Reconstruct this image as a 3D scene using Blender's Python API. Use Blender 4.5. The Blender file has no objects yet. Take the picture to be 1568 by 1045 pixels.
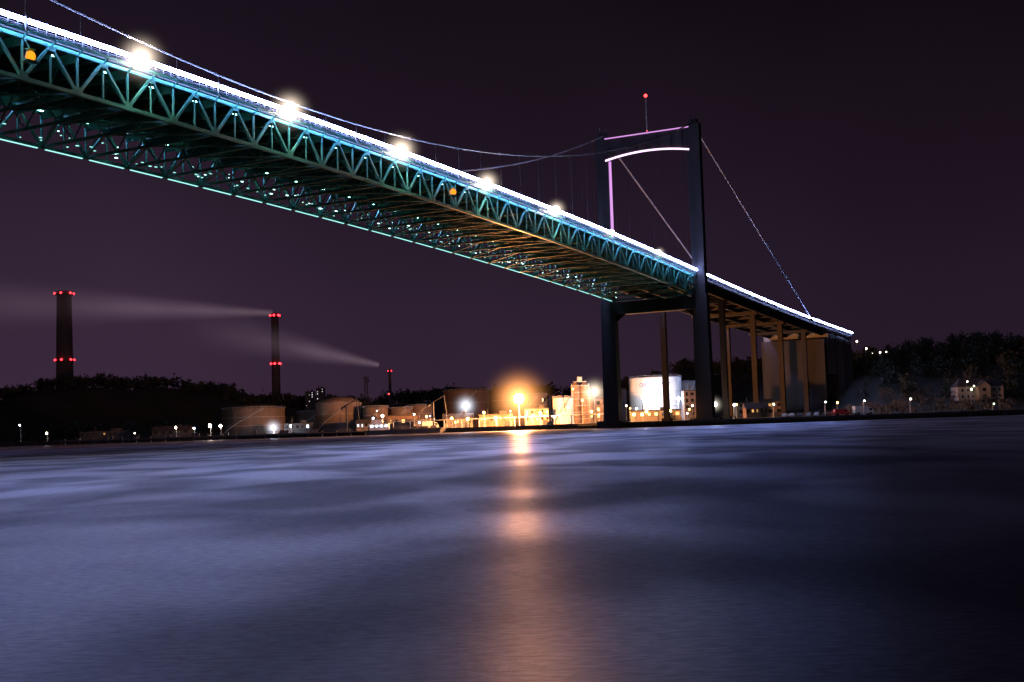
import bpy, math, random
from mathutils import Vector, Matrix
random.seed(7)
R=random.random
def U(a,b): return a+(b-a)*R()
scene=bpy.context.scene
scene.view_settings.view_transform='Standard'
scene.view_settings.look='None'
scene.view_settings.exposure=0

# ---------------------------------------------------------------- materials
def newmat(name):
    m=bpy.data.materials.new(name); m.use_nodes=True
    nt=m.node_tree; nt.nodes.clear()
    out=nt.nodes.new('ShaderNodeOutputMaterial')
    return m,nt,out
def L(nt,a,b): nt.links.new(a,b)
def surf(name,c1,c2=None,scale=1.0,rough=0.7,metal=0.0,bump=0.0,detail=6,streak=False):
    m,nt,out=newmat(name)
    p=nt.nodes.new('ShaderNodeBsdfPrincipled')
    p.inputs['Roughness'].default_value=rough; p.inputs['Metallic'].default_value=metal
    tc=nt.nodes.new('ShaderNodeTexCoord'); mp=nt.nodes.new('ShaderNodeMapping')
    if streak: mp.inputs['Scale'].default_value=(1,1,0.12)
    n=nt.nodes.new('ShaderNodeTexNoise'); n.inputs['Scale'].default_value=scale; n.inputs['Detail'].default_value=detail
    r=nt.nodes.new('ShaderNodeValToRGB')
    c2=c2 or tuple(x*0.55 for x in c1)
    r.color_ramp.elements[0].position=0.3; r.color_ramp.elements[0].color=(*c2,1)
    r.color_ramp.elements[1].position=0.7; r.color_ramp.elements[1].color=(*c1,1)
    L(nt,tc.outputs['Object'],mp.inputs['Vector']); L(nt,mp.outputs[0],n.inputs['Vector'])
    L(nt,n.outputs[0],r.inputs[0]); L(nt,r.outputs[0],p.inputs['Base Color'])
    if bump:
        b=nt.nodes.new('ShaderNodeBump'); b.inputs['Strength'].default_value=bump; b.inputs['Distance'].default_value=0.3
        L(nt,n.outputs[0],b.inputs['Height']); L(nt,b.outputs[0],p.inputs['Normal'])
    L(nt,p.outputs[0],out.inputs[0]); return m
_em={}
def emit(col,st):
    k=(col,st)
    if k in _em: return _em[k]
    m,nt,out=newmat('lamp_glow'); e=nt.nodes.new('ShaderNodeEmission')
    e.inputs[0].default_value=(*col,1); e.inputs[1].default_value=st
    L(nt,e.outputs[0],out.inputs[0]); _em[k]=m; return m

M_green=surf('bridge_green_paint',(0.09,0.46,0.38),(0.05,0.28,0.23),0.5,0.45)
M_green_shaded=surf('bridge_green_shaded',(0.02,0.17,0.14),(0.01,0.09,0.075),0.6,0.6)  # same bridge paint with the underside shade put into the colour
M_conc=surf('tower_concrete',(0.045,0.037,0.038),(0.022,0.018,0.02),0.25,0.9,streak=True)
M_pier=surf('pier_concrete',(0.032,0.024,0.022),(0.016,0.012,0.012),0.25,0.9,streak=True)
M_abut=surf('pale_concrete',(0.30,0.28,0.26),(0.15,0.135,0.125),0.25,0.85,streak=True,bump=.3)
M_asph=surf('asphalt',(0.055,0.055,0.055),(0.035,0.035,0.035),1.5,0.85)
M_dark=surf('dark_steel',(0.05,0.05,0.055),None,1.0,0.6)
M_galv=surf('galvanised_steel',(0.35,0.37,0.4),(0.22,0.23,0.25),1.5,0.45)
M_cable=surf('cable_steel',(0.22,0.22,0.26),(0.13,0.14,0.17),1,0.5)
M_white=surf('white_paint',(0.8,0.8,0.78),(0.6,0.6,0.57),0.25,0.6,streak=True)
M_tan=surf('tan_tank_paint',(0.15,0.10,0.075),(0.065,0.045,0.035),0.2,0.8,streak=True)
M_brick=surf('brown_cladding',(0.22,0.14,0.10),(0.12,0.08,0.055),0.6,0.8)
M_grey=surf('grey_cladding',(0.20,0.18,0.18),(0.10,0.09,0.09),0.5,0.7,streak=True)
M_roof=surf('dark_roof',(0.06,0.05,0.05),None,1,0.8)
M_cream=surf('cream_render',(0.42,0.36,0.28),(0.26,0.21,0.16),0.5,0.8,streak=True)
M_chim=surf('chimney_concrete',(0.13,0.095,0.085),(0.06,0.045,0.04),0.12,0.9,streak=True)
M_land=surf('land_soil',(0.06,0.05,0.038),(0.022,0.022,0.014),0.04,0.95,bump=.4,detail=10)
M_leaf=surf('foliage',(0.07,0.075,0.04),(0.03,0.035,0.02),0.15,0.9)
M_leafp=surf('bare_twigs',(0.14,0.12,0.085),(0.07,0.06,0.04),0.15,0.9)
M_bark=surf('bark',(0.08,0.06,0.045),None,1,0.9)
M_glass=surf('window_glass',(0.02,0.02,0.025),None,1,0.1)
M_rubber=surf('rubber',(0.02,0.02,0.02),None,1,0.8)
M_letter=surf('letter_blue',(0.03,0.07,0.3),None,1,0.5)
def paint(c): return surf('car_paint',c,tuple(x*.85 for x in c),1,0.3)

# ---------------------------------------------------------------- mesh builder
class MB:
    def __init__(s): s.v=[]; s.f=[]; s.m=[]; s.mats=[]; s.cur=0
    def mat(s,m):
        if m not in s.mats: s.mats.append(m)
        s.cur=s.mats.index(m); return s
    def add(s,vs,fs):
        o=len(s.v); s.v+= [tuple(v) for v in vs]
        for f in fs: s.f.append(tuple(i+o for i in f)); s.m.append(s.cur)
    def box(s,c,sz,rz=0.0,taper=1.0):
        x,y,z=[a/2 for a in sz]; cs,sn=math.cos(rz),math.sin(rz); vs=[]
        for dz in (-1,1):
            k=taper if dz>0 else 1
            for dx,dy in ((-1,-1),(1,-1),(1,1),(-1,1)):
                a,b=dx*x*k,dy*y*k
                vs.append((c[0]+a*cs-b*sn,c[1]+a*sn+b*cs,c[2]+dz*z))
        s.add(vs,[(3,2,1,0),(4,5,6,7),(0,1,5,4),(1,2,6,5),(2,3,7,6),(3,0,4,7)])
    def beam(s,p,q,w,h=None,w2=None,h2=None):
        p,q=Vector(p),Vector(q); h=h or w; w2=w2 or w; h2=h2 or h
        d=(q-p).normalized(); up=Vector((0,0,1)) if abs(d.z)<0.95 else HOR
        a=d.cross(up).normalized(); b=a.cross(d).normalized(); vs=[]
        for c,ww,hh in ((p,w,h),(q,w2,h2)):
            for i,j in ((-1,-1),(1,-1),(1,1),(-1,1)): vs.append(c+a*(i*ww/2)+b*(j*hh/2))
        s.add(vs,[(3,2,1,0),(4,5,6,7),(0,1,5,4),(1,2,6,5),(2,3,7,6),(3,0,4,7)])
    def cyl(s,p,q,r0,r1=None,n=12):
        p,q=Vector(p),Vector(q); r1=r0 if r1 is None else r1
        d=(q-p).normalized(); up=Vector((0,0,1)) if abs(d.z)<0.95 else Vector((1,0,0))
        a=d.cross(up).normalized(); b=d.cross(a).normalized(); vs=[]
        for c,r in ((p,r0),(q,r1)):
            for i in range(n):
                t=2*math.pi*i/n; vs.append(c+a*(r*math.cos(t))+b*(r*math.sin(t)))
        s.add(vs,[tuple(range(n-1,-1,-1)),tuple(range(n,2*n))]+[(i,(i+1)%n,n+(i+1)%n,n+i) for i in range(n)])
    def ball(s,c,r,n=10,k=6,sz=1.0):
        vs=[(c[0],c[1],c[2]-r*sz)]
        for j in range(1,k):
            t=math.pi*j/k
            for i in range(n):
                f=2*math.pi*i/n; vs.append((c[0]+r*math.sin(t)*math.cos(f),c[1]+r*math.sin(t)*math.sin(f),c[2]-r*sz*math.cos(t)))
        vs.append((c[0],c[1],c[2]+r*sz)); T=len(vs)-1; fs=[]
        for i in range(n): fs.append((0,1+(i+1)%n,1+i))
        for j in range(k-2):
            for i in range(n):
                a=1+j*n+i; b=1+j*n+(i+1)%n; fs.append((a,b,b+n,a+n))
        for i in range(n): fs.append((T,1+(k-2)*n+i,1+(k-2)*n+(i+1)%n))
        s.add(vs,fs)
    def obj(s,name,parent=None,smooth=False):
        me=bpy.data.meshes.new(name); me.from_pydata(s.v,[],s.f)
        for m in s.mats: me.materials.append(m)
        for i,p in enumerate(me.polygons): p.material_index=s.m[i]; p.use_smooth=smooth
        me.update(); o=bpy.data.objects.new(name,me); scene.collection.objects.link(o)
        if parent: o.parent=parent
        return o
def empty(name):
    o=bpy.data.objects.new(name,None); scene.collection.objects.link(o); return o

# ---------------------------------------------------------------- bridge frame
AZ=math.radians(27.75)
dv=Vector((math.sin(AZ),math.cos(AZ),0)); nv=Vector((-math.cos(AZ),math.sin(AZ),0)); HOR=nv.copy()
O=Vector((51.4,443.2,0))
def B(s,l,z): 
    p=O-dv*s+nv*l; return Vector((p.x,p.y,z))
def zl(s):
    return 54.6+.0602*s-1.0e-4*s*s if s>=0 else 54.6+.058*s+6.5e-5*s*s
RZ=math.atan2(dv.y,dv.x)
bridge=empty('suspension_bridge')
LED=emit((0.34,0.45,1.0),106.0)
PINK=emit((0.80,0.36,0.90),1.0); PINK2=emit((0.95,0.62,1.0),2.4)

def tower(s0,nm):
    b=MB().mat(M_conc)
    for l in (-17.6,17.6):
        b.beam(B(s0,l,-1),B(s0,l,46),3.4,6.0,3.1,5.2)
        b.beam(B(s0,l,46),B(s0,l,107),2.8,4.4,2.6,4.8)
        b.beam(B(s0,l,107),B(s0,l,108.6),2.0,3.0)
        b.beam(B(s0,l,-1),B(s0,l,2.6),7,10)
    b.beam(B(s0,-16.0,43.2),B(s0,16.0,43.2),4.2,4.4)
    for sg in (-1,1):     # rounded haunches of the lower portal
        for k in range(5):
            a=k*.62
            b.beam(B(s0,sg*(16.0-a),41.0-.9*(5-k)*.5),B(s0,sg*(16.0-a),41.0),.62,4.0)
    N=24
    for i in range(N):
        l0=-16.2+32.4*i/N; l1=-16.2+32.4*(i+1)/N
        za=98+1.7*(1-((l0+l1)/2/16.2)**2)
        b.beam(B(s0,(l0+l1)/2,za),B(s0,(l0+l1)/2,105.6),(l1-l0),2.4)
    b.mat(M_galv)
    b.cyl(B(s0,0,105.6),B(s0,0,119.5),.24,.16,8)
    for z in (109,112,115,118): b.beam(B(s0,-.5,z),B(s0,.5,z),.1)
    for l in (-17.6,17.6):
        for k in (-.8,.8): b.cyl(B(s0+k,l+k,108.4),B(s0+k,l+k,110.2),.06,.06,6)
    b.obj(nm,bridge)
    e=MB().mat(PINK)
    e.beam(B(s0+1.4,-16.2,105.9),B(s0+1.4,16.2,105.9),.35,.35)
    e.mat(PINK)
    e.beam(B(s0+.6,16.1,61),B(s0+.6,16.1,97.5),.22,3.6)
    e.mat(PINK2)
    pts=[B(s0+1.5,-16.1+32.2*i/16,97.75+1.7*(1-((-16.1+32.2*i/16)/16.2)**2)) for i in range(17)]
    for p,q in zip(pts,pts[1:]): e.beam(p,q,.5,.55)
    e.obj(nm+'_led_lines',bridge)
    r=MB().mat(emit((1,.03,.03),10)); r.ball(B(s0,0,119.9),.6); r.mat(emit((1,.1,.12),2)); r.ball(B(s0,0,106.9),.3); r.obj(nm+'_beacon',bridge)
tower(0,'tower_south'); tower(417,'tower_north')

# cables
c=MB().mat(M_cable)
def cabz(s):
    z=64.8+42.7*((s-225)/225)**2
    if s>300: z+=11.6*((s-300)/117)**2
    return z
for l in (-17.2,17.2):
    for i in range(60):
        a,b2=417*i/60,417*(i+1)/60
        c.cyl(B(a,l,cabz(a)),B(b2,l,cabz(b2)),.21,.21,8)
        if i%3==0: c.cyl(B(a,l,cabz(a)),B(a+.8,l,cabz(a+.8)),.3,.3,8)
    c.cyl(B(0,l,107.5),B(-158,l,zl(-158)-1.2),.3,.3,8)
    c.cyl(B(417,l,107.5),B(560,l,50),.3,.3,8)
c.mat(M_dark)
for l in (-17.2,17.2):
    for i in range(1,40):
        a=417*i/40
        if cabz(a)-zl(a)>1.5: c.cyl(B(a,l,cabz(a)),B(a,l,zl(a)-1.5),.035,.035,5)
c.obj('cables',bridge)

# deck, truss
P=10.4; s_end=430
TW=15.7
deck=MB(); tr=MB().mat(M_green); und=MB().mat(M_green_shaded); rail=MB().mat(M_galv); led=MB().mat(LED)
ns=int(s_end/P)
zt=lambda s: zl(s)-2.1
zb=lambda s: zl(s)-8.3
for i in range(ns):
    a,b2=i*P,(i+1)*P; m=(a+b2)/2
    deck.mat(M_asph); deck.beam(B(a,0,zl(a)-1.3),B(b2,0,zl(b2)-1.3),31.6,.3)
    for l in (-TW,TW):
        tr.beam(B(a,l,zt(a)),B(b2,l,zt(b2)),.5,.55)
        tr.beam(B(a,l,zb(a)),B(b2,l,zb(b2)),.55,.6)
        tr.beam(B(a,l,zb(a)),B(m,l,zt(m)),.38,.42)
        tr.beam(B(m,l,zt(m)),B(b2,l,zb(b2)),.38,.42)
        tr.beam(B(a,l,zb(a)),B(a,l,zt(a)),.3,.3)
        tr.beam(B(m,l,zb(m)),B(m,l,zt(m)),.26,.26)
        tr.beam(B(a-.8,l*1.012,zb(a)+.35),B(a+.8,l*1.012,zb(a)+.35),.2,1.3)
        tr.beam(B(m-.8,l*1.012,zt(m)-.35),B(m+.8,l*1.012,zt(m)-.35),.2,1.1)
        sg=1 if l>0 else -1
        tr.beam(B(a,l,zt(a)-.3),B(a,sg*17.0,zl(a)-1.5),.2,.25)
        tr.beam(B(m,l,zt(m)-.3),B(m,sg*17.0,zl(m)-1.5),.2,.25)
        tr.beam(B(a,sg*16.9,zl(a)-1.45),B(b2,sg*16.9,zl(b2)-1.45),.2,.5)
        rail.beam(B(a,sg*16.9,zl(a)-.75),B(b2,sg*16.9,zl(b2)-.75),.07,.07)
        rail.beam(B(a,sg*16.9,zl(a)-1.0),B(b2,sg*16.9,zl(b2)-1.0),.05,.05)
        for k in range(6):
            q=a+P*k/6; rail.beam(B(q,sg*16.9,zl(q)-1.2),B(q,sg*16.9,zl(q)-.3),.09,.09)
        g0=.75 if i%4==0 else .0
        led.beam(B(a+g0,sg*17.05,zl(a+g0)),B(b2,sg*17.05,zl(b2)),.22,.66)
        if g0: rail.beam(B(a+.35,sg*17.0,zl(a)-1.6),B(a+.35,sg*17.0,zl(a)+.6),.3,.4)
    for q,full in ((a,True),(m,False)):
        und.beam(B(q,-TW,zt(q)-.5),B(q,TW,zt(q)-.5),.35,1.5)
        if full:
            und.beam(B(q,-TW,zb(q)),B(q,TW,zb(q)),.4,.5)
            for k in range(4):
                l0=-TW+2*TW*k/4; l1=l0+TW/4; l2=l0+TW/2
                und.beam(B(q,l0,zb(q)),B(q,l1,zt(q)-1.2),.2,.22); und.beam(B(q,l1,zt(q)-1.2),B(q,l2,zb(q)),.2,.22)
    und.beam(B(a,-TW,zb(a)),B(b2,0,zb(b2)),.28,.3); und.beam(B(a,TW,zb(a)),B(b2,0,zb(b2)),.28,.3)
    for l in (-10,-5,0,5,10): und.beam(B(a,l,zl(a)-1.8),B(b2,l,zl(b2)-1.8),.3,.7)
k=12
for i in range(20):
    a,b2=-i*k,-(i+1)*k
    deck.mat(M_asph); deck.beam(B(a,0,zl(a)-1.3),B(b2,0,zl(b2)-1.3),31.6,.3)
    deck.mat(M_pier)
    for l in (-13,-5,5,13): deck.beam(B(a,l,zl(a)-3.2),B(b2,l,zl(b2)-3.2),.8,3.4)
    deck.beam(B(a,-16.2,zl(a)-1.6),B(b2,-16.2,zl(b2)-1.6),.4,1.2)
    deck.beam(B(a,-13,zl(a)-3),B(a,13,zl(a)-3),.5,2.4)
    for sg in (-1,1):
        led.beam(B(a-.1,sg*17.05,zl(a)),B(b2+.1,sg*17.05,zl(b2)),.22,.58)
        rail.beam(B(a,sg*16.9,zl(a)-.75),B(b2,sg*16.9,zl(b2)-.75),.07,.07)
        rail.beam(B(a,sg*16.9,zl(a)-1.3),B(b2,sg*16.9,zl(b2)-1.3),.3,.5)
deck.obj('deck',bridge); tr.obj('side_truss',bridge); und.obj('under_deck_bracing',bridge); rail.obj('railing',bridge); led.obj('railing_led_strip',bridge)
sv=MB()  # added glow: strips and bits brighten the far chord, lamps light the underside
for i in range(ns):
    a=i*P
    sv.mat(emit((0.38,0.9,0.88),1.3)); 
    sv.beam(B(a+.9,TW+.05,zb(a)-.36),B(a+P-.9,TW+.05,zb(a+P)-.36),.34,.12)
    for k in range(7):
        q=a+U(0,P)
        sv.mat(emit((0.55,1.0,0.95),4) if R()<.3 else emit((0.3,.8,.75),1.5))
        sv.box(B(q,TW-U(.8,3.5),zb(q)+U(.3,3.2)),(U(.15,.7),U(.15,.4),.13),RZ)
    sv.mat(emit((0.35,1.0,0.9),14))
    for l in (-13.5,13.0): sv.box(B(a+2.6,l,zl(a)-2.6),(1.2,.25,.12),RZ)
sv.obj('added_truss_glow',bridge)
for s in (291,170):
    b=MB().mat(M_green); p=B(s,-17.2,zl(s)-5.2)
    b.box(p+Vector((0,0,-.8)),(2.4,1.4,.15),RZ); b.box(p+Vector((0,0,1.0)),(1.2,1.0,.12),RZ)
    for dx in (-1,1): b.beam(p+dv*dx*1.1+Vector((0,0,-.8)),p+dv*dx*.5+Vector((0,0,1.0)),.08)
    b.beam(p+Vector((0,0,1)),B(s,-TW,zt(s)),.15)
    b.mat(emit((1,.22,.01),2.2)); b.ball(p,.75,10,6,1.0); b.obj('navigation_lamp_cage',bridge)
fl=MB()
lamp_s=[269,230.6,192,153.6,115,76.5,38,307,346,385]
for s in lamp_s:
    fl.mat(M_galv); fl.beam(B(s,-16.9,zl(s)-1.3),B(s,-16.9,zl(s)+.7),.18); fl.box(B(s,-17.1,zl(s)+.95),(.9,.6,.25),RZ)
    fl.mat(emit((1,.76,.62),400 if s>100 else 120)); fl.ball(B(s,-17.4,zl(s)+.1),.75 if s>100 else .45,10,6)
fl.obj('edge_floodlights',bridge)
def height(x,y):
    def sm(t): t=max(0,min(1,t)); return t*t*(3-2*t)
    h=1.8
    h+=36*sm((x-112)/70)*sm((y-560)/170)*(1+.12*math.sin(x*.021)+.08*math.sin(x*.05+1))
    pts=[(-2500,30),(-700,28),(-455,34),(-357,46),(-258,37),(-195,21),(-110,20),(-50,25),(65,22),(110,30),(150,40),(400,40),(3500,30)]
    for (x0,a),(x1,b) in zip(pts,pts[1:]):
        if x0<=x<=x1: g=a+(b-a)*(x-x0)/(x1-x0); break
    else: g=30
    g+=1.5*math.sin(x*.06)+1.2*math.sin(x*.13+2)
    h=max(h,1.8+(g-1.8)*sm((y-880)/150))
    return h
pb=MB().mat(M_pier)
for s in (-40,-80,-120,-160):
    for l in (-12,12):
        p=B(s,l,0); g=height(p.x,p.y)-1
        pb.beam(B(s,l,g),B(s,l,zl(s)-4.8),1.9,2.1); pb.beam(B(s,l,g),B(s,l,g+2.2),3.2,3.4)
    pb.beam(B(s,-14,zl(s)-5.4),B(s,14,zl(s)-5.4),2.2,1.3)
pb.obj('side_span_piers',bridge)
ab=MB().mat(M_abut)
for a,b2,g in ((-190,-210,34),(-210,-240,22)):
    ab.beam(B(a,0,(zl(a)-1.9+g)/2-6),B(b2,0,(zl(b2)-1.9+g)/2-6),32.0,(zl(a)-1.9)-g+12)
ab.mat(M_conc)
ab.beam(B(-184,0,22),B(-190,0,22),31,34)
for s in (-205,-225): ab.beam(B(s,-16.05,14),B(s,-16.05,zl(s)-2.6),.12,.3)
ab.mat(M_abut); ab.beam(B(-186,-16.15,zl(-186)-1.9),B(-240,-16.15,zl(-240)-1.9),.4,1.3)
ab.obj('anchor_abutment',bridge)

# ---------------------------------------------------------------- land
shore_pts=[(-4000,900),(-900,660),(-300,575),(-120,545),(0,505),(30,470),(48,424),(90,421),(200,428),(420,424),(900,420),(4000,500)]
def shore(x):
    for (x0,a),(x1,b) in zip(shore_pts,shore_pts[1:]):
        if x0<=x<=x1: return a+(b-a)*(x-x0)/(x1-x0)
    return 600
xs=[-4000,-3000,-2200,-1500,-1100]+[ -900+12*i for i in range(150)]+[1100,1500,2200,3000,4000]
ts=[0,0.02]+[8+11*i for i in range(80)]+[1000,1400,2000,3200]
g=MB().mat(M_land); nx=len(xs)
vs=[]
for j,t in enumerate(ts):
    for x in xs:
        y=shore(x)+t; z=-3 if j==0 else height(x,y)
        if j>4: z+=.25*math.sin(x*.3+y*.17)+.2*math.sin(x*.11-y*.4)
        vs.append((x,y,z))
g.add(vs,[(j*nx+i,j*nx+i+1,(j+1)*nx+i+1,(j+1)*nx+i) for j in range(len(ts)-1) for i in range(nx-1)])
g.obj('ground',smooth=False)
nb=MB().mat(M_land); nb.box((0,-145,-1.2),(3000,300,4.0)); nb.obj('near_bank')
q=MB().mat(M_conc)
qx=[x for x in xs if -330<=x<=330]
for a,b2 in zip(qx,qx[1:]):
    q.beam((a,shore(a)-.3,1.5),(b2,shore(b2)-.3,1.5),1.2,.9)
    q.mat(M_rubber); q.cyl((a,shore(a)-1.1,1.0),(a,shore(a)-1.1,-.3),.35,.35,8); q.mat(M_conc)
q.obj('quay_wall')
jt=MB().mat(M_dark)
jt.box((-115,523,1.7),(150,4,.5))
for i in range(26): jt.cyl((-189+i*6,522,-2),(-189+i*6,522,2.6),.35,.35,7)
for i in range(12): jt.box((-184+i*12.4,524,2.6),(U(1,4),1.2,U(.8,2.2)))
jt.beam((-190,525,2.9),(-40,525,2.9),.12); 
jt.obj('jetty')

# ---------------------------------------------------------------- water
def water_mat():
    m,nt,out=newmat('river_water')
    df=nt.nodes.new('ShaderNodeBsdfDiffuse'); df.inputs['Color'].default_value=(0.002,0.004,0.010,1)
    gl=nt.nodes.new('ShaderNodeBsdfGlossy'); gl.distribution='GGX'; gl.inputs['Color'].default_value=(0.76,0.81,1.0,1)
    fr=nt.nodes.new('ShaderNodeFresnel'); fr.inputs['IOR'].default_value=1.35
    mx=nt.nodes.new('ShaderNodeMixShader')
    tc=nt.nodes.new('ShaderNodeTexCoord')
    def noise(sc,det,loc=(0,0,0),dist=0,rough=.5,rot=0):
        mp=nt.nodes.new('ShaderNodeMapping'); mp.inputs['Scale'].default_value=sc; mp.inputs['Location'].default_value=loc; mp.inputs['Rotation'].default_value=(0,0,rot)
        n=nt.nodes.new('ShaderNodeTexNoise'); n.inputs['Scale'].default_value=1; n.inputs['Detail'].default_value=det; n.inputs['Distortion'].default_value=dist; n.inputs['Roughness'].default_value=rough
        L(nt,tc.outputs['Object'],mp.inputs[0]); L(nt,mp.outputs[0],n.inputs['Vector']); return n.outputs[0]
    def rng(src,a,b,c_,d):
        mr=nt.nodes.new('ShaderNodeMapRange'); mr.interpolation_type='SMOOTHSTEP'
        for k_,v in zip(('From Min','From Max','To Min','To Max'),(a,b,c_,d)): mr.inputs[k_].default_value=v
        L(nt,src,mr.inputs[0]); return mr.outputs[0]
    def mul(a,b):
        n=nt.nodes.new('ShaderNodeMath'); n.operation='MULTIPLY'; L(nt,a,n.inputs[0]); L(nt,b,n.inputs[1]); return n.outputs[0]
    big=noise((.12,.06,1),3,(3,7.3,0),.3,.42,.08)
    huge=noise((.028,.012,1),2,(1,4.1,0),.2,.4,.05)
    fine=noise((3.2,8.0,1),4,(0,0,0),.2,.7)
    patch=mul(mul(rng(big,.37,.63,.46,1.0),rng(huge,.36,.6,.62,1.0)),rng(fine,.32,.68,.68,1.0))
    L(nt,rng(big,.36,.64,.45,.40),gl.inputs['Roughness'])
    n1=noise((3.6,9.0,1),6,rough=.7); n2=noise((.10,.16,1),2,(5,1,0))
    b1=nt.nodes.new('ShaderNodeBump'); b1.inputs['Strength'].default_value=.7; b1.inputs['Distance'].default_value=.035
    b2=nt.nodes.new('ShaderNodeBump'); b2.inputs['Strength'].default_value=.07; b2.inputs['Distance'].default_value=.30
    L(nt,n1,b1.inputs['Height']); L(nt,n2,b2.inputs['Height']); L(nt,b2.outputs[0],b1.inputs['Normal'])
    L(nt,b1.outputs[0],gl.inputs['Normal']); L(nt,mul(fr.outputs[0],patch),mx.inputs[0])
    L(nt,df.outputs[0],mx.inputs[1]); L(nt,gl.outputs[0],mx.inputs[2]); L(nt,mx.outputs[0],out.inputs[0]); return m
w=MB().mat(water_mat()); w.add([(-5000,-10,0),(5000,-10,0),(5000,1200,0),(-5000,1200,0)],[(0,1,2,3)]); w.obj('river_water')

# ---------------------------------------------------------------- painted bloom glow and lamps
def halo_mat(col,k):  # glowing volume that stands in for lens bloom around a bulb
    m,nt,out=newmat('lamp_bloom'); tc=nt.nodes.new('ShaderNodeTexCoord')
    gr=nt.nodes.new('ShaderNodeTexGradient'); gr.gradient_type='SPHERICAL'
    pw=nt.nodes.new('ShaderNodeMath'); pw.operation='POWER'; pw.inputs[1].default_value=5.0
    ml=nt.nodes.new('ShaderNodeMath'); ml.operation='MULTIPLY'; ml.inputs[1].default_value=k
    e=nt.nodes.new('ShaderNodeEmission'); e.inputs[0].default_value=(*col,1)
    L(nt,tc.outputs['Object'],gr.inputs[0]); L(nt,gr.outputs[0],pw.inputs[0]); L(nt,pw.outputs[0],ml.inputs[0]); L(nt,ml.outputs[0],e.inputs[1])
    L(nt,e.outputs[0],out.inputs['Volume']); return m
_h={}
def halo(p,r,col,k,parent):
    key=(col,k)
    if key not in _h: _h[key]=halo_mat(col,k)
    b=MB().mat(_h[key]); b.ball((0,0,0),1,16,10); o=b.obj('lamp_bloom',parent); o.location=p; o.scale=(r,r,r)
for s,r_ in ((269,6),(230.6,6),(192,6),(153.6,5.2),(115,4.5),(38,3)):
    halo(B(s,-17.4,zl(s)+.1),r_,(1,.80,.64),1.5,bridge)
def lamp(x,y,h,col,st,r=.45,name='street_lamp',hal=0,hk=.5,z0=None,arm=1.2):
    z0=height(x,y) if z0 is None else z0
    e=empty(name); b=MB().mat(M_galv)
    b.cyl((x,y,z0-.3),(x,y,h+.5),.16,.09,8); b.cyl((x,y,z0-.1),(x,y,z0+.6),.26,.22,8)
    b.beam((x,y,h+.45),(x,y-arm,h+.6),.1); b.box((x,y-arm,h+.62),(.5,1.0,.2))
    b.obj('pole',e)
    g=MB().mat(emit(col,st)); g.ball((x,y-arm,h+.5-r),r,8,5); g.obj('bulb',e)
    if hal: halo((x,y-arm,h+.5-r),hal,col,hk,e)
SOD=(1,.42,.10); AMB=(1,.38,.07); COOL=(.80,.86,1); WARM=(1,.80,.6); GRN=(.7,1,.5)
lamp(2,512,14.5,(1,.38,.11),5200,2.0,'floodlight_mast',20,.6,arm=2.2)
lamp(-21.6,556,12,COOL,200,.9,'floodlight_mast',9,.7)
lamp(36,556,16.5,WARM,200,.95,'floodlight_mast',10,.7)
lamp(-109,562,5.0,COOL,300,.9,hal=7,hk=.8)
for x,z,st,r in ((-151,6,60,.42),(-135,6.6,130,.7),(-130,6.2,90,.6),(-143,5.4,40,.4),(-226,9.5,30,.35),(-214,5.5,60,.42),(-171,4,15,.3),(-60,7,20,.4),(-56,8,60,.5),(-98,5,40,.4)):
    lamp(x,shore(x)+U(3,9),z,WARM if R()<.6 else COOL,st,r)
lamp(72.8,452,7.6,(1,.9,.75),260,.8,hal=5,hk=.7)
lamp(83,470,7,COOL,40,.4)
for x,y,z,st,r in ((-27,535,6,60,.5),(-20,532,5.5,90,.6),(-13,531,8,60,.5),(-8,528,5.6,120,.6),(5,524,6,60,.5),(11,527,7,100,.55),(17,530,5,60,.5),(23,530,9,60,.5),(30,546,12,25,.45),(34,548,7,40,.5),(44,531,6.4,60,.5),(55,519,6,100,.5),(65,520,6,100,.5),(50,522,5,60,.5),(-38,538,7,40,.4),(26,545,17,30,.35)):
    lamp(x,y,z,AMB,st*1.3,r)
for i in range(22):
    x=U(-45,74); y=shore(x)+U(6,26)
    lamp(x,y,U(3.4,8),random.choice((AMB,WARM,WARM,COOL)),U(15,60),U(.18,.36),arm=.6)
lamp(94,451,6.5,GRN,15,.35); lamp(143.6,451,6.8,WARM,12,.35); lamp(206,560,8.4+3,(.8,1,.6),25,.4); lamp(222,600,13.5,(.9,.95,.6),12,.35)
lamp(174,452,4,GRN,6,.3)
for s,z in ((-262,41),(-285,38),(-300,36),(-322,35),(-340,34)):
    p=B(s,-14,0); lamp(p.x,p.y,max(z,height(p.x,p.y)+6),WARM,14,.45)
lamp(60,574,12,COOL,2300,.5); lamp(76,575,12,COOL,2300,.5)
lamp(118,545,7,SOD,30,.45); lamp(100,560,8,SOD,22,.4); lamp(135,520,7,SOD,22,.4)

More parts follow.
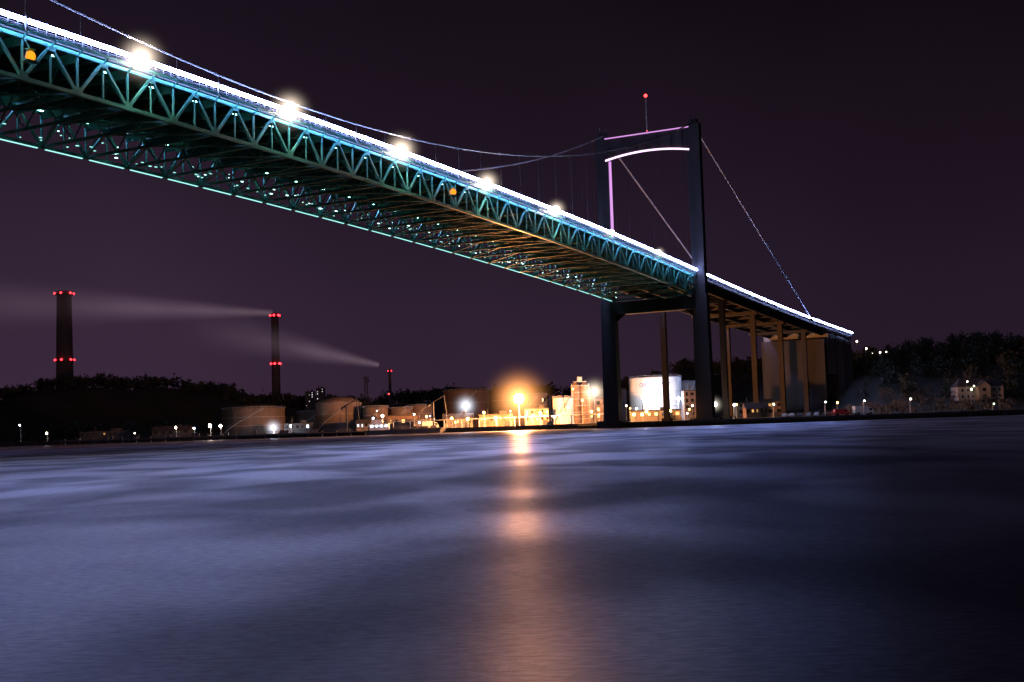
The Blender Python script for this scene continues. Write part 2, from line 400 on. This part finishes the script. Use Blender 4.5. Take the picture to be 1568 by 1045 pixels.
# ---------------------------------------------------------------- tanks
def tank(x,y,r,h,mat,dome=.18,stair=True,text=None):
    z0=height(x,y); e=empty('storage_tank'); b=MB().mat(mat)
    b.cyl((x,y,z0-.3),(x,y,h),r,r,64); b.obj('shell',e)
    c=MB().mat(mat); steps=6
    for i in range(steps):
        t0,t1=i/steps,(i+1)/steps
        c.cyl((x,y,h+.02+dome*r*math.sin(t0*1.57)),(x,y,h+.02+dome*r*math.sin(t1*1.57)),r*1.0*math.cos(t0*1.5),max(.05,r*math.cos(t1*1.5)),64)
    c.obj('roof',e)
    d=MB().mat(M_galv)
    n=40
    for i in range(n):
        a0,a1=2*math.pi*i/n,2*math.pi*(i+1)/n
        d.beam((x+r*1.01*math.cos(a0),y+r*1.01*math.sin(a0),h+1),(x+r*1.01*math.cos(a1),y+r*1.01*math.sin(a1),h+1),.1)
        d.beam((x+r*1.01*math.cos(a0),y+r*1.01*math.sin(a0),h),(x+r*1.01*math.cos(a0),y+r*1.01*math.sin(a0),h+1),.08)
        for zz in (.35,.68):
            zq=z0+(h-z0)*zz; d.beam((x+r*1.006*math.cos(a0),y+r*1.006*math.sin(a0),zq),(x+r*1.006*math.cos(a1),y+r*1.006*math.sin(a1),zq),.1,.12)
    if stair:
        for i in range(22):
            a0=-2.6+i*.07; a1=a0+.07; q0=z0+(h-z0)*i/22; q1=z0+(h-z0)*(i+1)/22
            if text: a0+=1.9; a1+=1.9
            d.beam((x+(r+.5)*math.cos(a0),y+(r+.5)*math.sin(a0),q0),(x+(r+.5)*math.cos(a1),y+(r+.5)*math.sin(a1),q1),.7,.2)
            d.beam((x+(r+.9)*math.cos(a0),y+(r+.9)*math.sin(a0),q0+1),(x+(r+.9)*math.cos(a1),y+(r+.9)*math.sin(a1),q1+1),.07)
    d.obj('railing',e)
    if text:
        cu=bpy.data.curves.new('lettering','FONT'); cu.body=text; cu.size=2.6; cu.align_x='CENTER'; cu.space_character=1.15
        to=bpy.data.objects.new('tmp',cu); scene.collection.objects.link(to)
        bpy.context.view_layer.update()
        me=bpy.data.meshes.new_from_object(to.evaluated_get(bpy.context.evaluated_depsgraph_get()))
        bpy.data.objects.remove(to)
        for v in me.vertices:
            a=-math.pi/2-.13+v.co.x/r; v.co=Vector((x+(r+.12)*math.cos(a),y+(r+.12)*math.sin(a),h-4.2+v.co.y))
        me.materials.clear(); me.materials.append(M_letter)
        o=bpy.data.objects.new('lettering',me); scene.collection.objects.link(o); o.parent=e
tank(68.5,600,12.6,22.5,M_white,.06,text='OIL  DEPOT')
tank(-85,600,11,14.5,M_tan,.38)
tank(-127,605,15,14,M_tan,.15)
tank(-66,590,6,12.5,M_tan); tank(-54,592,5.5,11.5,M_tan); tank(-47,620,7,13,M_tan)
tank(-27,700,13,22,M_tan,.15); tank(-2,710,11,23,M_tan,.15); tank(22,560,4.6,13.5,M_white,.12)
tank(8,640,9,17,M_tan); tank(85,610,6,20,M_grey); tank(50,650,9,18,M_tan)
tank(-104,640,8,12,M_tan)

# ---------------------------------------------------------------- buildings
def building(x,y,w,d,h,mat,name='industrial_building',roof='flat',lit=(),rows=1,cols=5,rz=0,ws=1.0):
    z0=height(x,y); e=empty(name); b=MB().mat(mat)
    b.box((x,y,(z0+h)/2-.2),(w,d,h-z0+.4)); b.obj('walls',e)
    r=MB().mat(M_roof)
    if roof=='flat':
        r.box((x,y,h+.22),(w+.5,d+.5,.36)); r.box((x+w*.2,y,h+1.0),(w*.2,d*.3,1.2)); r.cyl((x-w*.25,y,h+.3),(x-w*.25,y,h+2.6),.25,.25,8)
    else:
        hw=w/2+.4; hd=d/2+.5; rh=d*.28
        r.add([(x-hw,y-hd,h-.1),(x+hw,y-hd,h-.1),(x+hw,y+hd,h-.1),(x-hw,y+hd,h-.1),(x-hw,y,h+rh),(x+hw,y,h+rh)],[(0,1,5,4),(2,3,4,5),(0,4,3),(1,2,5),(3,2,1,0)])
        r.box((x+w*.2,y,h+rh),(.8,.8,1.6))
    r.obj('roof',e)
    wn=MB()
    for rr in range(rows):
        zc=z0+1.8+(h-z0-1.6)*(rr+.45)/rows
        for cc in range(cols):
            xc=x-w/2+w*(cc+.5)/cols; ww=w/cols*.5*ws*U(.6,1.1); wh=min(1.8,(h-z0)/rows*.5)*ws*U(.6,1)
            wn.mat(M_dark); wn.box((xc,y-d/2-.04,zc),(ww+.25,.12,wh+.2))
            if lit and R()<lit[0]: wn.mat(emit(lit[1],lit[2]*random.choice((.4,.8,1,1.6))))
            else: wn.mat(M_glass)
            wn.box((xc,y-d/2-.08,zc),(ww,.12,wh))
    wn.mat(M_dark); wn.box((x+w*.32,y-d/2-.07,z0+1.1),(min(2.4,w*.2),.2,2.4))
    wn.obj('windows_and_door',e)
A_=(1,.5,.16)
building(-25,552,13,8,6,M_grey,roof='gable',lit=(.7,A_,3))
building(-8,548,15,8,7,M_brick,lit=(.7,A_,4),cols=7)
building(10,552,11,8,9,M_cream,lit=(.6,A_,4),rows=2)
building(38,565,9,7,12.5,M_brick,lit=(.6,A_,3),rows=3,cols=3)
building(60,530,21,8,6.3,M_cream,lit=(.8,A_,5),cols=7)
building(83,566,12,9,15,M_grey,lit=(.2,COOL,1.5),rows=4)
building(-50,562,14,8,8,M_brick,lit=(.4,A_,2))
building(-66,556,9,7,5,M_grey,roof='gable',lit=(.4,COOL,2))
building(-165,600,18,8,5,M_dark,roof='gable',lit=(.2,A_,.8))
building(-200,610,24,9,5.5,M_dark,lit=(.12,A_,.5),cols=9,ws=.6)
building(-100,575,12,7,6,M_dark,lit=(.3,COOL,1.5))
building(-40,548,9,6,6,M_grey,lit=(.4,COOL,3))
building(98,505,9,7,6,M_brick,roof='gable',lit=(.3,A_,1))
building(115,585,22,10,9,M_brick,lit=(.3,A_,.6),rows=2)
for x,y,w_,h_ in ((-164,1000,7,34),(-157,1010,6,37)):
    building(x,y,w_,9,h_,M_dark,'apartment_tower',lit=(.35,(.9,.85,.9),1.2),rows=8,cols=3,ws=.7)
def silo():
    e=empty('silo_tower'); b=MB().mat(M_brick); z0=height(30,562)
    for i in range(2): b.cyl((28+i*4.2,562,z0),(28+i*4.2,562,19),2.1,2.1,20); b.cyl((28+i*4.2,562,19),(28+i*4.2,562,20.6),2.1,.6,20)
    b.box((33.6+.6,561,z0+6),(2.6,3,13)); b.obj('silos',e)
    d=MB().mat(M_galv); d.box((30,562,20.8),(6,2,.3)); d.box((30,562,22),(2.2,2,2))
    for z in range(4,20,3): d.box((30,559.6,z),(8,.5,.2))
    for x in (26.2,34): d.beam((x,559.5,z0),(x,559.5,20),.2)
    d.obj('gantry',e)
silo()
pr=MB().mat(M_galv)
for i in range(14):
    x=-60+i*7.5; y=shore(x)+14
    pr.beam((x,y,1.5),(x,y,5),.3); pr.beam((x,y+2,1.5),(x,y+2,5),.3); pr.beam((x,y-.4,5),(x,y+2.4,5),.3)
    if i: 
        x0=x-7.5; y0=shore(x0)+14
        for k in range(4): pr.cyl((x0,y0+k*.6,5.4),(x,y+k*.6,5.4),.2,.2,7)
pr.obj('pipe_rack')
for x in (-72,-34,14):
    b=MB().mat(M_dark); y=shore(x)+4
    b.beam((x,y,1.5),(x,y,13),.6); b.beam((x,y,13),(x+5,y-5,15.5),.35); b.beam((x+5,y-5,15.5),(x+6,y-6,7),.25); b.beam((x,y,13),(x-2,y+2,12),.5)
    b.box((x,y,2.4),(2.4,2.4,1.6)); b.cyl((x-2,y+2,11.2),(x-2,y+2,12.4),.7,.7,8); b.obj('loading_arm')
def mast(x,y,h,name,beacon=False):
    z0=height(x,y); b=MB().mat(M_dark); n=12; wd=1.6
    for i in range(n):
        za=z0+(h-z0)*i/n; zb_=z0+(h-z0)*(i+1)/n; wa=wd*(1-.6*i/n); wb=wd*(1-.6*(i+1)/n)
        cs=[(-1,-1),(1,-1),(1,1),(-1,1)]
        for j,(cx,cy) in enumerate(cs):
            nx_,ny_=cs[(j+1)%4]
            b.beam((x+cx*wa,y+cy*wa,za),(x+cx*wb,y+cy*wb,zb_),.3); b.beam((x+cx*wa,y+cy*wa,za),(x+nx_*wb,y+ny_*wb,zb_),.2)
    b.box((x,y,h),(3.4,3.4,.5)); b.cyl((x,y,h),(x,y,h+4),.2,.1,6)
    for a in range(3): b.box((x+1.6*math.cos(a*2.1),y+1.6*math.sin(a*2.1),h-2.2),(.8,.8,2.2))
    b.obj(name)
mast(-95,800,36,'radio_mast')
RED=emit((1,.02,.03),9)
def chimney(x,y,h,r,bands,top=True):
    e=empty('factory_chimney'); b=MB().mat(M_chim); z0=height(x,y)-3
    n=8
    for i in range(n):
        a,c_=i/n,(i+1)/n
        b.cyl((x,y,z0+(h-z0)*a),(x,y,z0+(h-z0)*c_),r*(1.15-.2*a),r*(1.15-.2*c_),28)
    b.mat(M_dark); b.cyl((x,y,h),(x,y,h+1.2),r*.98,r*.98,28); b.obj('shaft',e)
    d=MB()
    for z in bands:
        d.mat(M_dark); d.cyl((x,y,z-1.1),(x,y,z-.7),r*1.25,r*1.25,24)
        d.mat(RED)
        for k in range(6 if r>2 else 3):
            t=math.pi*(k/3)+.52; d.ball((x+r*1.22*math.cos(t),y+r*1.22*math.sin(t),z),1.05 if r>2 else .6,8,6)
    d.obj('warning_lights',e)
chimney(-416,1150,139,7.0,(138,76))
chimney(-220,1150,112,3.6,(111,66))
chimney(-99.5,1000,49,1.1,(49,))
lamp(-99,985,30,(1,.05,.05),6,.6)

# smoke plumes
def plume(p0,p1,r1,k,r0f=.12):
    p0,p1=Vector(p0),Vector(p1); ln=(p1-p0).length
    m,nt,out=newmat('glowing_smoke'); tc=nt.nodes.new('ShaderNodeTexCoord'); sp=nt.nodes.new('ShaderNodeSeparateXYZ'); L(nt,tc.outputs['Object'],sp.inputs[0])  # smoke brightness put in as volume emission, not scattered light
    def mth(op,a,b=None):
        n=nt.nodes.new('ShaderNodeMath'); n.operation=op
        for i,v in enumerate((a,b)):
            if v is None: continue
            if isinstance(v,(int,float)): n.inputs[i].default_value=v
            else: L(nt,v,n.inputs[i])
        return n.outputs[0]
    x,y,z=sp.outputs
    rr=mth('SQRT',mth('ADD',mth('MULTIPLY',y,y),mth('MULTIPLY',z,z)))
    wd=mth('ADD',mth('MULTIPLY',x,1-r0f),r0f)
    q=mth('MAXIMUM',mth('SUBTRACT',1,mth('DIVIDE',rr,wd)),0)
    q=mth('POWER',q,1.6)
    ax=mth('POWER',mth('MAXIMUM',mth('SUBTRACT',1.0,x),0),1.3)
    mp=nt.nodes.new('ShaderNodeMapping'); mp.inputs['Scale'].default_value=(5,1.2,1.2)
    no=nt.nodes.new('ShaderNodeTexNoise'); no.inputs['Scale'].default_value=1; no.inputs['Detail'].default_value=3
    L(nt,tc.outputs['Object'],mp.inputs[0]); L(nt,mp.outputs[0],no.inputs['Vector'])
    q=mth('MULTIPLY',q,mth('DIVIDE',ax,wd)); q=mth('MULTIPLY',q,mth('ADD',no.outputs[0],.3)); q=mth('MULTIPLY',q,k)
    e=nt.nodes.new('ShaderNodeEmission'); e.inputs[0].default_value=(.85,.58,.72,1); L(nt,q,e.inputs[1]); L(nt,e.outputs[0],out.inputs['Volume'])
    b=MB().mat(m); b.cyl((0,0,0),(1,0,0),r0f,1,20); o=b.obj('smoke_plume')
    X=(p1-p0).normalized(); Y=Vector((0,0,1)).cross(X).normalized(); Z=X.cross(Y)
    o.matrix_world=Matrix.Translation(p0)@Matrix((X,Y,Z)).transposed().to_4x4()@Matrix.Diagonal((ln,r1,r1,1))
plume((-222,1150,113.5),(-640,1150,142),46,.0033,.09)
plume((-108,1000,54),(-275,1000,94),32,.0058,.09)

# ---------------------------------------------------------------- tree masses
def trees(name,spots,mat,leaf=(.7,1.5),n=110,trunk=True):
    b=MB()
    for x,y,h,r in spots:
        z0=height(x,y)-.5
        b.mat(M_bark); b.cyl((x,y,z0),(x+U(-.5,.5),y,z0+h*.75),.35,.1,5)
        cl=[(x+U(-1,1)*r*.6,y+U(-1,1)*r*.6,z0+h*U(.3,.85),r*U(.3,.6)) for _ in range(8)]
        for cx,cy,cz,cr in cl[:4]: b.beam((x,y,z0+h*.35),(cx,cy,cz),.18)
        b.mat(mat)
        for _ in range(n):
            cx,cy,cz,cr=random.choice(cl)
            v=Vector((random.gauss(0,1),random.gauss(0,1),random.gauss(0,1))).normalized()*cr*(R()**.4)
            p=Vector((cx,cy,cz))+v; a=Vector((U(-1,1),U(-1,1),U(-1,1))).normalized()*U(*leaf); c_=Vector((U(-1,1),U(-1,1),U(-1,1))).normalized()*U(*leaf)
            b.add([p,p+a,p+a*.6+c_],[(0,1,2)])
    b.obj(name)
trees('distant_trees',[(U(-620,560),U(1020,1065),U(7,12),U(5,9)) for _ in range(560)],M_leaf,(1.6,3.2),120)
trees('distant_trees',[(U(-420,-130),U(680,760),U(7,13),U(4,6)) for _ in range(90)],M_leaf,(.9,1.8),120)
trees('hillside_trees',[(U(185,420),U(600,745),U(7,12),U(3.5,7)) for _ in range(240)],M_leaf,(.9,1.8),200)
trees('hillside_bushes',[(U(150,330),U(545,640),U(4,8),U(2,4.5)) for _ in range(110)],M_leafp,(.4,.9),110)
trees('shore_bushes',[(U(130,420),U(440,520),U(2.5,5),U(1.5,3.5)) for _ in range(70)],M_leafp,(.3,.8),100)

# ---------------------------------------------------------------- house
def house(x,y):
    z0=height(x,y)-.5; e=empty('hillside_house'); w,d,h=22,10,z0+6.6
    b=MB().mat(M_cream); b.box((x,y,(z0+h)/2),(w,d,h-z0)); b.box((x+1,y-d/2-1.0,(z0+h)/2),(6,2,h-z0))
    b.add([(x-2,y-d/2-2,h),(x+4,y-d/2-2,h),(x+1,y-d/2-2,h+2.6)],[(0,1,2)]); b.obj('walls',e)
    r=MB().mat(M_roof); hw,hd=w/2+.6,d/2+.6
    r.add([(x-hw,y-hd,h),(x+hw,y-hd,h),(x+hw,y+hd,h),(x-hw,y+hd,h),(x-hw+3.2,y,h+4.2),(x+hw-3.2,y,h+4.2)],[(0,1,5,4),(2,3,4,5),(0,4,3),(1,2,5),(3,2,1,0)])
    r.add([(x-2.4,y-d/2-2.3,h-.2),(x+1,y-d/2-2.3,h+2.9),(x+1,y,h+2.9),(x-2.4,y,h-.2)],[(0,1,2,3)])
    r.add([(x+4.4,y-d/2-2.3,h-.2),(x+1,y-d/2-2.3,h+2.9),(x+1,y,h+2.9),(x+4.4,y,h-.2)],[(3,2,1,0)])
    r.box((x-5,y,h+4.2),(1.2,1,2.4)); r.box((x+6,y,h+4.0),(1.2,1,2.2)); r.obj('roof',e)
    wd=MB()
    for fl_ in (1.9,4.9):
        for dx in (-9,-6.4,-3.8,6.2,9):
            wd.mat(M_white); wd.box((x+dx,y-d/2-.03,z0+fl_),(1.5,.12,1.8)); wd.mat(M_glass); wd.box((x+dx,y-d/2-.08,z0+fl_),(1.2,.12,1.5))
        wd.mat(M_glass); wd.box((x+1,y-d/2-2.05,z0+fl_),(1.6,.12,1.6))
    wd.obj('windows',e)
house(226,606)
lamp(216,592,15.5,(1,.85,.6),22,.3)

# ---------------------------------------------------------------- vehicles
def car(x,y,col,rz=0.0,kind='parked_car'):
    z=height(x,y); e=empty(kind); m=paint(col); b=MB().mat(m)
    if kind=='parked_car':
        prof=[(-2.2,.35),(-2.25,.8),(-2.0,.95),(-1.55,1.0),(-1.05,1.42),(.55,1.45),(1.15,1.0),(2.0,.85),(2.2,.65),(2.2,.35)]; hw=.88
        gl=[(-1.35,1.03),(-.98,1.36),(.5,1.38),(.98,1.03)]; wr,wx=.33,(-1.35,1.35)
    elif kind=='red_van':
        prof=[(-2.8,.4),(-2.85,2.3),(1.4,2.35),(2.1,1.35),(2.8,1.15),(2.85,.4)]; hw=1.0; gl=[(.6,1.4),(.6,2.1),(1.4,2.1),(1.95,1.4)]; wr,wx=.38,(-1.8,1.8)
    else:
        prof=[(-3.6,.7),(-3.6,3.2),(1.4,3.2),(1.4,2.7),(2.8,2.6),(3.3,1.6),(3.4,.6)]; hw=1.2; gl=[(1.7,1.6),(1.7,2.4),(2.7,2.4),(3.1,1.6)]; wr,wx=.5,(-2.3,2.3)
    n=len(prof)
    top=lambda zz:(hw if zz<1.02 or kind!='parked_car' else hw*.82)
    b.add([(a,-top(c_),c_) for a,c_ in prof]+[(a,top(c_),c_) for a,c_ in prof],[tuple(range(n)),tuple(range(2*n-1,n-1,-1))]+[(i,i+n,(i+1)%n+n,(i+1)%n) for i in range(n)])
    b.mat(M_glass)
    for sg in (-1,1):
        ln=[(a,sg*(hw*(.93 if kind=='parked_car' and c_<1.1 else .84 if kind=='parked_car' else 1.0)+.03),c_) for a,c_ in gl]
        b.add(ln,[tuple(range(4))])
    b.mat(M_rubber)
    for a in wx:
        for sg in (-1,1): b.cyl((a,sg*(hw-.1),wr),(a,sg*(hw+.05),wr),wr,wr,14)
    b.mat(M_galv); b.box((2.22 if kind=='parked_car' else 2.9,0,.5),(.1,hw*1.7,.18)) 
    o=b.obj('body',e); e.location=(x,y,z); e.rotation_euler=(0,0,rz)
cols=[(.5,.5,.52),(.7,.7,.7),(.08,.1,.14),(.35,.36,.38),(.6,.6,.6),(.1,.1,.1),(.45,.05,.04)]
for i in range(7): car(97+i*3.0+U(-.3,.3),447+i*.3,cols[i],1.2+U(-.1,.1))
car(118.5,450,(.5,.04,.04),.1,'red_van'); car(126,449,(.7,.7,.72),.15,'white_truck')
car(-36,530,(.6,.6,.6),.2,'white_truck')
lamp(110,440,6.5,COOL,22,.25); lamp(124,441,6.5,WARM,18,.25)
def barge(x,y):
    e=empty('moored_barge'); b=MB().mat(M_dark)
    v=[(-16,-3,-.3),(14,-3,-.3),(17,0,-.3),(14,3,-.3),(-16,3,-.3)]; t=[(-16.5,-3.4,1.9),(14.5,-3.4,2.1),(18.5,0,2.6),(14.5,3.4,2.1),(-16.5,3.4,1.9)]
    b.add([(x+a,y+c_,z) for a,c_,z in v+t],[(4,3,2,1,0),(5,6,7,8,9)]+[(i,(i+1)%5,(i+1)%5+5,i+5) for i in range(5)]); b.obj('hull',e)
    d=MB().mat(M_white); d.box((x-11,y,3.4),(8,4.6,2.8)); d.box((x-12,y,5.6),(4.5,3.6,1.6)); d.mat(M_galv); d.cyl((x-12,y,6.4),(x-12,y,10),.1,.06,6); d.cyl((x+10,y,2.4),(x+10,y,7),.12,.08,6)
    d.beam((x-7,y-3.2,2.9),(x+14,y-3.2,2.9),.07)
    for i in range(8): d.beam((x-7+3*i,y-3.2,2),(x-7+3*i,y-3.2,2.9),.07)
    d.mat(M_dark); d.box((x+2,y,2.6),(14,4,1.0)); d.mat(emit(COOL,7))
    for i in range(4): d.box((x-14+2*i,y-2.36,3.7),(1.1,.1,.7))
    d.ball((x+10,y,7.1),.3); d.ball((x-12,y,10),.25); d.obj('deckhouse',e)
barge(-45,515)

# ---------------------------------------------------------------- sky
world=bpy.data.worlds.new('World'); scene.world=world; world.use_nodes=True
nt=world.node_tree; nt.nodes.clear()
out=nt.nodes.new('ShaderNodeOutputWorld'); bg=nt.nodes.new('ShaderNodeBackground')
tc=nt.nodes.new('ShaderNodeTexCoord'); sp=nt.nodes.new('ShaderNodeSeparateXYZ'); L(nt,tc.outputs['Generated'],sp.inputs[0])
rp=nt.nodes.new('ShaderNodeValToRGB'); cr=rp.color_ramp
cr.elements[0].position=0; cr.elements[0].color=(.038,.020,.041,1)
cr.elements[1].position=1; cr.elements[1].color=(.004,.003,.006,1)
for p,c_ in ((.10,(.031,.0168,.034)),(.20,(.0190,.0103,.0210)),(.32,(.0098,.0055,.0110)),(.5,(.006,.004,.008))):
    e=cr.elements.new(p); e.color=(*c_,1)
L(nt,sp.outputs[2],rp.inputs[0])
mr=nt.nodes.new('ShaderNodeMapRange'); mr.inputs['From Min'].default_value=-.3; mr.inputs['From Max'].default_value=.45; mr.inputs['To Min'].default_value=1.08; mr.inputs['To Max'].default_value=.48
L(nt,sp.outputs[0],mr.inputs[0])
no=nt.nodes.new('ShaderNodeTexNoise'); no.inputs['Scale'].default_value=3; no.inputs['Detail'].default_value=3; L(nt,tc.outputs['Generated'],no.inputs['Vector'])
ma=nt.nodes.new('ShaderNodeMath'); ma.operation='MULTIPLY_ADD'; ma.inputs[1].default_value=.7; ma.inputs[2].default_value=.63; L(nt,no.outputs[0],ma.inputs[0])
mb=nt.nodes.new('ShaderNodeMath'); mb.operation='MULTIPLY'; L(nt,ma.outputs[0],mb.inputs[0]); L(nt,mr.outputs[0],mb.inputs[1])
L(nt,rp.outputs[0],bg.inputs[0]); L(nt,mb.outputs[0],bg.inputs[1])
sky=nt.nodes.new('ShaderNodeTexSky'); sky.sky_type='NISHITA'; sky.sun_disc=False; sky.sun_elevation=math.radians(-8); sky.sun_rotation=math.radians(200)
bg2=nt.nodes.new('ShaderNodeBackground'); bg2.inputs[1].default_value=.01; L(nt,sky.outputs[0],bg2.inputs[0])
ad=nt.nodes.new('ShaderNodeAddShader'); L(nt,bg.outputs[0],ad.inputs[0]); L(nt,bg2.outputs[0],ad.inputs[1]); L(nt,ad.outputs[0],out.inputs[0])
sl=bpy.data.lights.new('night_fill','SUN'); sl.energy=.02; sl.angle=math.radians(10); sl.color=(1,.8,.75)  # added dim fill so the hill shows under an overcast sky
so=bpy.data.objects.new('night_fill',sl); scene.collection.objects.link(so); so.rotation_euler=(math.radians(50),0,math.radians(-20))

# ---------------------------------------------------------------- camera
cd=bpy.data.cameras.new('camera'); cam=bpy.data.objects.new('camera',cd); scene.collection.objects.link(cam); scene.camera=cam
cd.lens=43.6; cd.sensor_width=36; cd.clip_end=12000; cd.clip_start=.1
cam.matrix_world=Matrix.Translation((0,0,2.5))@Matrix.Rotation(math.radians(93.85),4,'X')@Matrix.Rotation(math.radians(-1.9),4,'Z')
